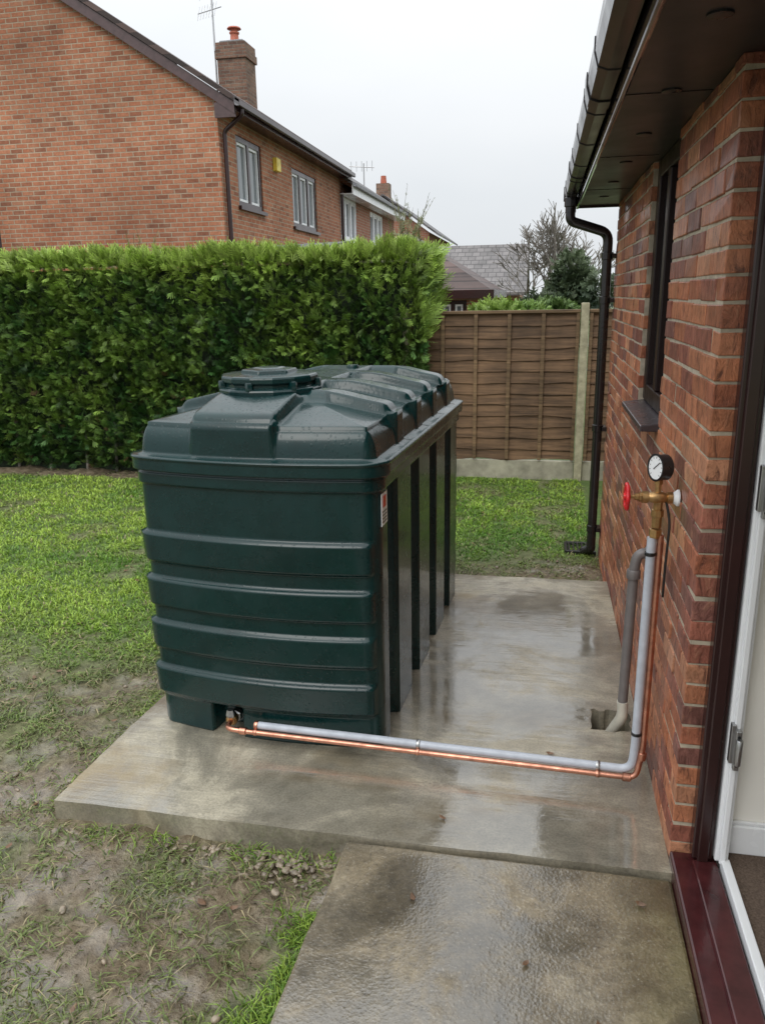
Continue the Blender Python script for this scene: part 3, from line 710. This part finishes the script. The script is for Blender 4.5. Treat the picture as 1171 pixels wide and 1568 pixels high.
def bar2(name,a,b,h,d,mat,parent):
    (xa,ya,za),(xb,yb,zb)=a,b
    v=[(xa,ya,za),(xb,ya,zb),(xb,ya,zb-h),(xa,ya,za-h)]; v+=[(x,y+d,z) for x,y,z in v]
    return mesh(name,v,[(0,1,2,3),(7,6,5,4),(0,4,5,1),(1,5,6,2),(2,6,7,3),(3,7,4,0)],mat,parent)
M_barge=simple("brown_bargeboard",(.09,.055,.055),.4,var=.25)
bar2("bargeboard_east",(HX+ox,HY-.11,EV+.09-sl*ox),(RX,HY-.11,EV+.09+sl*4.1),.17,.04,M_barge,NH)
bar2("bargeboard_west",(HX2-ox,HY-.11,EV+.09-sl*ox),(RX,HY-.11,EV+.09+sl*4.1),.17,.04,M_barge,NH)
box("eaves_box_end",HX+.002,HX+ox,HY-.10,HY-.06,EV-.34,EV-.12,M_barge,NH)
box("eaves_soffit",HX+.002,HX+ox-.02,HY-.06,HY1,EV-.20,EV-.18,M_brown,NH)
box("eaves_fascia",HX+ox-.02,HX+ox,HY-.06,HY1,EV-.24,EV-.05,M_brown,NH)
gutter("eaves_gutter",HX+ox,EV-.19,HY-.12,HY1,parent=NH,mat=M_brown)
tube("house_downpipe",[(HX+ox+.04,HY+.1,EV-.2),(HX+ox+.04,HY+.1,EV-.28),(HX+.06,HY+.12,EV-.5),(HX+.06,HY+.12,-.1)],.036,M_brown,NH,fr=.06)
box("alarm_box",HX+.002,HX+.09,15.55,15.80,4.28,4.52,M_yellow,NH,bevel=.01)
M_brickC=brick_mat("weathered_brickwork",(.20,.11,.08),(.26,.15,.105),(.14,.085,.065),(.24,.21,.17))
CX0,CX1,CY0,CY1=-7.84,-7.14,19.7,20.4
box("chimney_stack",CX0,CX1,CY0,CY1,5.8,7.45,M_brickC,NH)
box("chimney_corbel",CX0-.04,CX1+.04,CY0-.04,CY1+.04,7.45,7.62,M_brickC,NH); box("chimney_corbel_top",CX0-.015,CX1+.015,CY0-.015,CY1+.015,7.62,7.80,M_brickC,NH)
box("chimney_flaunching",CX0+.05,CX1-.05,CY0+.05,CY1-.05,7.80,7.86,M_lead,NH,bevel=.03)
lathe("chimney_pot",[(.13,0),(.13,.05),(.105,.08),(.095,.20),(.12,.22),(.12,.25)],20,M_terra,Matrix.Translation((-7.5,20.05,7.84)),NH)
lathe("chimney_cowl",[(.08,.25),(.08,.30),(.17,.31),(.15,.34),(.05,.37)],20,M_terra,Matrix.Translation((-7.5,20.05,7.85)),NH)
ax,ay=-8.0,20.0
tube("aerial_mast",[(ax,ay,6.7),(ax,ay,9.6)],.022,M_steel,NH)
for zz_,ln,dr in ((9.05,1.1,(.8,-.6,0)),(8.6,.7,(.9,-.4,0))):
    d=Vector(dr).normalized(); p=Vector((ax,ay,zz_)); tube("aerial_boom",[p-d*.5,p+d*(ln-.4)],.012,M_steel,NH)
    q=d.cross(Vector((0,0,1)))
    for k in range(7):
        c=p-d*.48+d*(ln*.14*k); tube("aerial_element_%d"%k,[c-Vector((0,0,.16))+q*.05,c+Vector((0,0,.16))-q*.05],.007,M_steel,NH,res=1)
N2=group("brick_house"); ops2=[(20.95,22.8,3.36,4.46),(24.6,26.6,3.36,4.4),(22,23,-.1,2)]
E2=4.78
wall("side_wall",'x',HX-.02,HY1+.01,28.6,-.2,E2,ops2,M_brickF,N2)
for i,o in enumerate(ops2): win('x',HX-.02,o,N2,nm="side_window_%d"%i,frame=M_white,mull=2)
roof("roof_east",HX+ox,RX,E2+.1-sl*ox,sl,HY1+.01,28.8,M_tileG,N2); roof("roof_west",HX2-ox,RX,E2+.1-sl*ox,sl,HY1+.01,28.8,M_tileG,N2)
box("eaves_fascia",HX+ox-.02,HX+ox+.01,HY1+.02,28.8,E2-.34,E2-.06,M_white,N2); box("eaves_soffit",HX,HX+ox-.02,HY1+.02,28.8,E2-.33,E2-.31,M_white,N2)
gutter("eaves_gutter",HX+ox+.012,E2-.16,HY1+.02,28.85,parent=N2,mat=M_lead)
wall("far_gable",'y',28.6,HX2,HX-.02,-.2,E2,[],M_brickF,N2); mesh("far_gable_top",[(HX,28.6,E2),(HX2,28.6,E2),(RX,28.6,E2+2.6)],[(0,1,2)],M_brickF,N2)
tube("house_downpipe",[(HX+.05,HY1+.06,4.5),(HX+.05,HY1+.06,-.1)],.04,M_brown,N2)
N3=group("brick_house"); 
box("walls",-9,-5.0,36,44,-.2,4.6,M_brickF,N3); roof("roof_east",-4.6,-7,4.45,.7,35.7,44.3,M_tileG,N3); roof("roof_west",-9.4,-7,4.45,.7,35.7,44.3,M_tileG,N3)
mesh("gable",[(-5,36,4.6),(-9,36,4.6),(-7,36,6.0)],[(0,1,2)],M_brickF,N3)
box("chimney",-7.75,-7.15,38,38.6,5,6.95,M_brickC,N3); lathe("chimney_pot",[(.15,0),(.12,.35)],12,M_terra,Matrix.Translation((-7.45,38.3,6.95)),N3)
tube("aerial_mast",[(-8.4,38.4,6),(-8.4,38.4,7.9)],.03,M_steel,N3); tube("aerial_boom",[(-9.1,38.4,7.8),(-7.9,38.4,7.7)],.02,M_steel,N3)
for k in range(5): tube("aerial_element_%d"%k,[(-9+.25*k,38.4,7.55),(-9+.25*k,38.4,8.0)],.012,M_steel,N3,res=1)
BG=group("bungalow")
bx0,bx1,by0,by1,be=-5.6,-1.42,19.0,25.0,1.95
wall("east_wall",'x',bx1,by0,by1,-.2,be,[(19.4,20.6,.9,1.78)],M_brickF,BG); win('x',bx1,(19.4,20.6,.9,1.78),BG,nm="window_e")
sops=[(-3.9,-2.9,.9,1.78),(-2.4,-1.75,.9,1.78)]
wall("south_wall",'y',by0,bx0,bx1,-.2,be,sops,M_brickF,BG,sgn=-1)
for i,o in enumerate(sops): win('y',by0,o,BG,sgn=-1,nm="window_s%d"%i)
e=.3; x0,x1,y0,y1=bx0-e,bx1+e,by0-e,by1+e; hz=be+.03; rr=hz+.72*2.1
mesh("hipped_roof",[(x0,y0,hz),(x1,y0,hz),(x1,y1,hz),(x0,y1,hz),((x0+x1)/2,y0+2.3,rr),((x0+x1)/2,y1-2.3,rr)],[(0,1,4),(1,2,5,4),(2,3,5),(3,0,4,5),(0,3,2,1)],M_tileY,BG)
box("fascia_south",x0,x1,y0-.02,y0,hz-.16,hz+.03,M_brown,BG); box("fascia_east",x1,x1+.02,y0,y1,hz-.16,hz+.03,M_brown,BG)
GH=group("detached_house")
box("walls",-7.5,-.85,31,37,-.2,2.0,M_brickF,GH)
v=[(-7.8,30.6,1.85),(-.6,30.6,1.85),(-.6,34,3.75),(-7.8,34,3.75),(-.6,37.4,1.85),(-7.8,37.4,1.85)]
mesh("roof",v+[(a,b,c+.12) for a,b,c in v],[(6,7,8,9),(9,8,10,11),(0,3,2,1),(3,5,4,2),(0,1,7,6),(1,2,8,7),(2,4,10,8),(4,5,11,10),(5,3,9,11),(3,0,6,9)],M_tileX,GH)
mesh("gable",[(-.86,31,1.95),(-.86,37,1.95),(-.86,34,3.65)],[(0,1,2)],M_brickF,GH)
SH=group("garden_shed")
box("shed_walls",-4.1,-2.9,10.2,11.6,-.1,2.45,M_fence,SH)
mesh("shed_roof",[(-4.2,10.1,2.44),(-2.8,10.1,2.47),(-2.8,11.7,2.64),(-4.2,11.7,2.61),(-4.2,10.1,2.49),(-2.8,10.1,2.52),(-2.8,11.7,2.69),(-4.2,11.7,2.66)],[(0,3,2,1),(4,5,6,7),(0,1,5,4),(1,2,6,5),(2,3,7,6),(3,0,4,7)],simple("shed_felt",(.09,.09,.095),.7),SH)

# ------------------------------------------------------------------ fence
FN=group("wooden_fence"); FY=8.62
def panel(x0,x1,tag):
    box("gravel_board_"+tag,x0,x1,FY-.02,FY+.03,-.14,.12,M_gboard,FN,bevel=.006)
    n=13; z0,z1=.13,1.70; p=(z1-z0)/n; k=28
    for i in range(n):
        zb=z0+i*p; v=[];f=[]
        for a in range(k+1):
            x=x0+.02+(x1-x0-.04)*a/k; w=(float(fbm(x*3,i*7.3,61,3))-.5)*.045
            v+=[(x,FY-.020,zb-.004+w),(x,FY-.002,zb+p+.02),(x,FY-.006,zb-.004+w)]
        for a in range(k):
            b=a*3; f+=[(b,b+3,b+4,b+1),(b,b+2,b+5,b+3),(b+2,b+1,b+4,b+5)]
        mesh("lap_board_%s_%d"%(tag,i+1),v,f,M_fence,FN)
    for j in range(6):
        x=x0+.02+(x1-x0-.04)*j/5; w=.02
        box("batten_%s_%d"%(tag,j+1),max(x-w,x0+.003),min(x+w,x1-.003),FY-.042,FY-.0205,.13,1.70,M_batten,FN,bevel=.004)
    box("cap_rail_"+tag,x0,x1,FY-.05,FY+.02,1.702,1.735,M_batten,FN,bevel=.005)
panel(-1.42,.395,"a"); panel(.485,2.3,"b"); panel(-3.3,-1.5,"c")
box("post_a",.40,.48,FY-.065,FY+.035,-.14,1.80,M_post,FN,bevel=.006); box("post_b",-1.50,-1.42,FY-.05,FY+.035,-.14,1.76,M_post,FN,bevel=.006); box("post_c",2.3,2.39,FY-.05,FY+.035,-.14,1.78,M_post,FN,bevel=.006)

# ------------------------------------------------------------------ foliage sprays
def unit(v): return v/np.maximum(np.linalg.norm(v,axis=-1,keepdims=True),1e-6)
def sprays(P,D,S,C,nl=7,wid=.075,ang=.65):
    n=len(P); D=unit(D); rnd=unit(rng.normal(size=(n,3))); side=unit(np.cross(D,rnd)); nor=np.cross(D,side)
    Q=[];K=[]
    for k in range(nl):
        t=k/nl*.85; sg=0 if k==nl-1 else (1 if k%2 else -1)
        a=ang*sg*(.8+.4*rng.random(n)); ln=(S*(.62-.35*t))
        b=P+D*(S*t)[:,None]; dl=D*np.cos(a)[:,None]+side*np.sin(a)[:,None]; dl[:,2]-=.1
        w=unit(np.cross(nor,dl))*(S*wid)[:,None]
        tip=b+dl*ln[:,None]
        Q.append(np.stack([b-w,b+w,tip+w*.35,tip-w*.35],1))
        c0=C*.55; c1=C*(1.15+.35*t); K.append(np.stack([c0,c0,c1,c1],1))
    return np.concatenate(Q),np.concatenate(K)
hx0,hx1,hy0,hy1,ht=-10.5,-1.28,8.30,9.45,2.34
def front(n):
    x=hx0+(hx1-hx0)*rng.random(n); z=-.02+(ht+.03)*rng.random(n)
    y=hy0+(fbm(x*1.6,z*1.6,71)-.5)*.36+.16*(fbm(x*5,z*5,72)-.5)+.10*sm(.5,0,z)+.12*sm(ht-.25,ht,z)
    return np.stack([x,y,z],-1),np.array([0,-1.,0.45])
def top(n):
    x=hx0+(hx1-hx0)*rng.random(n); y=hy0+.05+(hy1-hy0)*rng.random(n)
    z=ht+(fbm(x*1.1,y*1.1,73)-.5)*.16-.10*sm(hy0+.25,hy0,y); return np.stack([x,y,z],-1),np.array([0,-.35,1.])
def end(n):
    y=hy0+(hy1-hy0)*rng.random(n); z=-.02+(ht+.03)*rng.random(n)
    x=hx1+(fbm(y*1.6,z*1.6,75)-.5)*.30-.12*sm(.6,0,z)+.08*sm(1.4,2.2,z); return np.stack([x,y,z],-1),np.array([1.,-.2,.5])
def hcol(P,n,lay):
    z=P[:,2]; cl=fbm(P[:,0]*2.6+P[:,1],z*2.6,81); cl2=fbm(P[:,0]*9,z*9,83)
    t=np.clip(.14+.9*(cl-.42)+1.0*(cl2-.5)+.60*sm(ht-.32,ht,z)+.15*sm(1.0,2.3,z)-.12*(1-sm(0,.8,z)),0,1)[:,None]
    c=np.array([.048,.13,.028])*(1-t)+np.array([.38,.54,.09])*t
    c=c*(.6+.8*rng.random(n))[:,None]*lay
    br=((rng.random(n)<.02)&(z<1.2))[:,None]; return np.where(br,np.array([.14,.085,.04]),c)
Qs=[];Ks=[]
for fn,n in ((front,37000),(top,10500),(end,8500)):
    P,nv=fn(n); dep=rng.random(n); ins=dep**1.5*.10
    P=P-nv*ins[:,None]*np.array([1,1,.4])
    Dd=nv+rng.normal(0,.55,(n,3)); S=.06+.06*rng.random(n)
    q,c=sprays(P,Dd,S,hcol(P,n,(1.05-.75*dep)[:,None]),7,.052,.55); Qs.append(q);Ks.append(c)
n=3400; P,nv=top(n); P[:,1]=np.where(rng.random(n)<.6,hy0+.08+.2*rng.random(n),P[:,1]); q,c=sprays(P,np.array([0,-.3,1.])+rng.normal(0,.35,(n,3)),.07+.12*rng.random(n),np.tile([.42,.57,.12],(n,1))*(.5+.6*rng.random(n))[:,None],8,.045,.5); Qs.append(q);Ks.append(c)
n=320; P,nv=end(n); P[:,2]=1.4+.95*rng.random(n); q,c=sprays(P,np.array([.6,-.2,.9])+rng.normal(0,.3,(n,3)),.12+.12*rng.random(n),np.tile([.32,.47,.10],(n,1))*(.6+.6*rng.random(n))[:,None],9,.04,.5); Qs.append(q);Ks.append(c)
for (sx,sy,hh,cnt) in ((-4.55,8.6,.42,5),(-1.50,8.9,.72,14),(-6.0,8.7,.28,4),(-3.1,8.7,.22,4),(-5.9,8.6,.2,3)):
    for j in range(cnt):
        p=np.array([sx+random.gauss(0,.10),sy+random.gauss(0,.1),ht]); d=unit(np.array([random.gauss(.05,.25),random.gauss(0,.2),1.])); L_=hh*random.uniform(.6,1.05)
        m_=14; tt=np.linspace(0,1,m_); PP=p+d*(tt*L_)[:,None]
        col=np.array([.30,.28,.12]) if sx!=-1.50 else np.array([.22,.24,.11])
        q,c=sprays(PP,d+rng.normal(0,.35,(m_,3)),(.10*(1.15-tt)*(hh/.5)**.5),np.tile(col,(m_,1)),5,.06,.6); Qs.append(q);Ks.append(c)
        w=np.array([.004,0,0]); Qs.append(np.array([[p-w,p+w,p+d*L_+w*.3,p+d*L_-w*.3]])); Ks.append(np.tile(np.array([.12,.09,.05]),(1,4,1)))
HG=group("conifer_hedge")
quads("hedge_foliage",np.concatenate(Qs),np.concatenate(Ks),M_hedge,HG)
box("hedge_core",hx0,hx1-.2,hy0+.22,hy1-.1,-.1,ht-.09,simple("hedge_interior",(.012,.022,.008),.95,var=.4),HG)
for i in range(22):
    x=hx0+.3+i*.43+random.uniform(-.08,.08)
    if x<hx1-.15: tube("hedge_trunk_%d"%(i+1),[(x,8.50,-.12),(x+.03,8.52,.5)],.02,M_bark,HG)
def crown(name,c,r,n,S,c1,c2,trunk=True,lobes=9,seed=1):
    g=group(name); rs=np.random.default_rng(seed); c=np.array(c,float); r=np.array(r,float)
    L_=[(c+rs.normal(0,.38,3)*r,r*rs.uniform(.35,.6)) for _ in range(lobes)]+[(c,r*.6)]
    P=[];Dn=[]
    for lc,lr in L_:
        k=n//len(L_); d=unit(rs.normal(size=(k,3))); P.append(lc+d*lr*(.55+.5*rs.random((k,1)))); Dn.append(d)
    P=np.concatenate(P);Dn=np.concatenate(Dn); k=len(P)
    t=np.clip(fbm(P[:,0]*2,P[:,2]*2,seed)+.35*Dn[:,2]-.2+.2*rs.random(k),0,1)[:,None]
    C=(np.array(c1)*(1-t)+np.array(c2)*t)
    q,cc=sprays(P,Dn+rs.normal(0,.4,(k,3))+np.array([0,0,.3]),S*(.6+.8*rs.random(k)),C,5,.14,.8)
    quads("crown_foliage",q,cc,M_hedge,g)
    if trunk: tube("trunk",[(c[0],c[1],-.2),(c[0]+.05,c[1],c[2]*.6),(c[0],c[1],c[2])],.12,M_bark,g,rad2=.04)
crown("evergreen_tree",(.76,22,1.75),(.85,.8,.95),5200,.16,(.035,.06,.035),(.13,.17,.085),seed=3,lobes=14)
crown("garden_shrub",(-.55,16,1.45),(1.0,.5,.50),3600,.12,(.08,.17,.03),(.30,.42,.09),seed=5,lobes=12)
crown("garden_shrub",(.25,17,1.35),(.7,.5,.45),2200,.12,(.05,.10,.03),(.16,.24,.06),seed=6,lobes=10)
def bare(name,base,h,seed,spread=.55,thin=1.0,dep=6):
    rs=random.Random(seed); g=[]
    def rec(p,d,l,r,dep):
        p2=p+d*l; g.append((p,p2,r,r*.72))
        if dep==0: return
        for _ in range(rs.choice((2,3,3))):
            nd=(d+Vector((rs.gauss(0,spread),rs.gauss(0,spread),rs.gauss(.12,spread*.5)))).normalized()
            st_=p+d*l*rs.uniform(.55,1); rec(st_,nd,l*rs.uniform(.66,.86),r*.62,dep-1)
    rec(Vector(base),Vector((0,0,1)),h*.32,.08*thin,dep)
    Q=[]
    for a,b,r0,r1 in g:
        d=(b-a).normalized(); s=d.cross(Vector((.3,.5,.8))).normalized(); t_=d.cross(s)
        ring=lambda c,r:[c+s*r,c+t_*r,c-s*r,c-t_*r]
        A_=ring(a,max(r0,.012)); B_=ring(b,max(r1,.009))
        for k in range(4): Q.append([A_[k],A_[(k+1)%4],B_[(k+1)%4],B_[k]])
    quads(name,np.array([[list(p) for p in q] for q in Q]),None,M_bark)
bare("bare_tree",(-.1,26,-.1),4.5,4,.42); bare("bare_tree",(.35,26.5,-.1),4.4,33,.45); bare("bare_tree",(.85,27,-.1),4.1,9,.42)
bare("bare_tree",(-2.3,24,-.1),2.6,12,.5,.6,4)

# ------------------------------------------------------------------ world, sun, camera
w=bpy.data.worlds.new("World"); scn.world=w; w.use_nodes=True; nt=w.node_tree; nt.nodes.clear()
def nn(t_,**k):
    n=nt.nodes.new(t_)
    for a_,b_ in k.items(): setattr(n,a_,b_)
    return n
out=nn("ShaderNodeOutputWorld"); bg=nn("ShaderNodeBackground"); sky=nn("ShaderNodeTexSky")
sky.sky_type='NISHITA'; sky.sun_disc=False; sky.sun_elevation=R(48); sky.sun_rotation=R(200); sky.dust_density=3
hs=nn("ShaderNodeHueSaturation"); hs.inputs["Saturation"].default_value=.3; nt.links.new(sky.outputs[0],hs.inputs["Color"])
tc=nn("ShaderNodeTexCoord"); nz=nn("ShaderNodeTexNoise"); nz.inputs["Scale"].default_value=1.6; nz.inputs["Detail"].default_value=4
mp=nn("ShaderNodeMapping"); mp.inputs["Scale"].default_value=(1,1,2.2); nt.links.new(tc.outputs["Generated"],mp.inputs[0]); nt.links.new(mp.outputs[0],nz.inputs["Vector"])
cr=nn("ShaderNodeValToRGB"); cr.color_ramp.elements[0].position=.3; cr.color_ramp.elements[1].position=.7
cr.color_ramp.elements[0].color=(.68,.725,.765,1); cr.color_ramp.elements[1].color=(.81,.835,.86,1); nt.links.new(nz.outputs["Fac"],cr.inputs[0])
# overcast luminance distribution: zenith brighter than horizon
sp=nn("ShaderNodeSeparateXYZ"); nt.links.new(tc.outputs["Generated"],sp.inputs[0])
mxz=nn("ShaderNodeMath",operation='MAXIMUM'); mxz.inputs[1].default_value=0; nt.links.new(sp.outputs[2],mxz.inputs[0])
pw=nn("ShaderNodeMath",operation='POWER'); pw.inputs[1].default_value=1.7; nt.links.new(mxz.outputs[0],pw.inputs[0])
ml=nn("ShaderNodeMath",operation='MULTIPLY_ADD'); ml.inputs[1].default_value=20.0; ml.inputs[2].default_value=9.6; nt.links.new(pw.outputs[0],ml.inputs[0])
sc_=nn("ShaderNodeVectorMath",operation='SCALE'); nt.links.new(cr.outputs[0],sc_.inputs[0]); nt.links.new(ml.outputs[0],sc_.inputs[3])
mx=nn("ShaderNodeMix"); mx.data_type='RGBA'; mx.inputs[0].default_value=.92
nt.links.new(hs.outputs[0],mx.inputs[6]); nt.links.new(sc_.outputs[0],mx.inputs[7]); nt.links.new(mx.outputs[2],bg.inputs[0]); bg.inputs[1].default_value=.11
nt.links.new(bg.outputs[0],out.inputs[0])
sl_=bpy.data.lights.new("sun","SUN"); sl_.energy=1.0; sl_.angle=R(30); sl_.color=(1,.97,.93)
so=link(bpy.data.objects.new("sun",sl_)); az=R(200); el=R(48)
sd=Vector((math.sin(az)*math.cos(el),math.cos(az)*math.cos(el),math.sin(el))); so.rotation_euler=sd.to_track_quat('Z','Y').to_euler()
cam=bpy.data.cameras.new("camera"); cam.sensor_fit='VERTICAL'; cam.sensor_height=36; cam.sensor_width=27; cam.lens=1190/1568*36; cam.clip_start=.02; cam.clip_end=1500
co=link(bpy.data.objects.new("camera",cam))
p,y,a=R(15.5),R(11.5),R(1.06)
Fh=Vector((-math.sin(y),math.cos(y),0)); Rr=Vector((math.cos(y),math.sin(y),0)); Zv=Vector((0,0,1))
fw_=Fh*math.cos(p)-Zv*math.sin(p); up=Fh*math.sin(p)+Zv*math.cos(p)
rx=Rr*math.cos(a)-up*math.sin(a); ux=Rr*math.sin(a)+up*math.cos(a)
Mx=Matrix((rx,ux,-fw_)).transposed().to_4x4(); Mx.translation=(0,0,1.9); co.matrix_world=Mx
scn.camera=co
scn.view_settings.view_transform='Standard'; scn.view_settings.look='None'; scn.view_settings.exposure=0
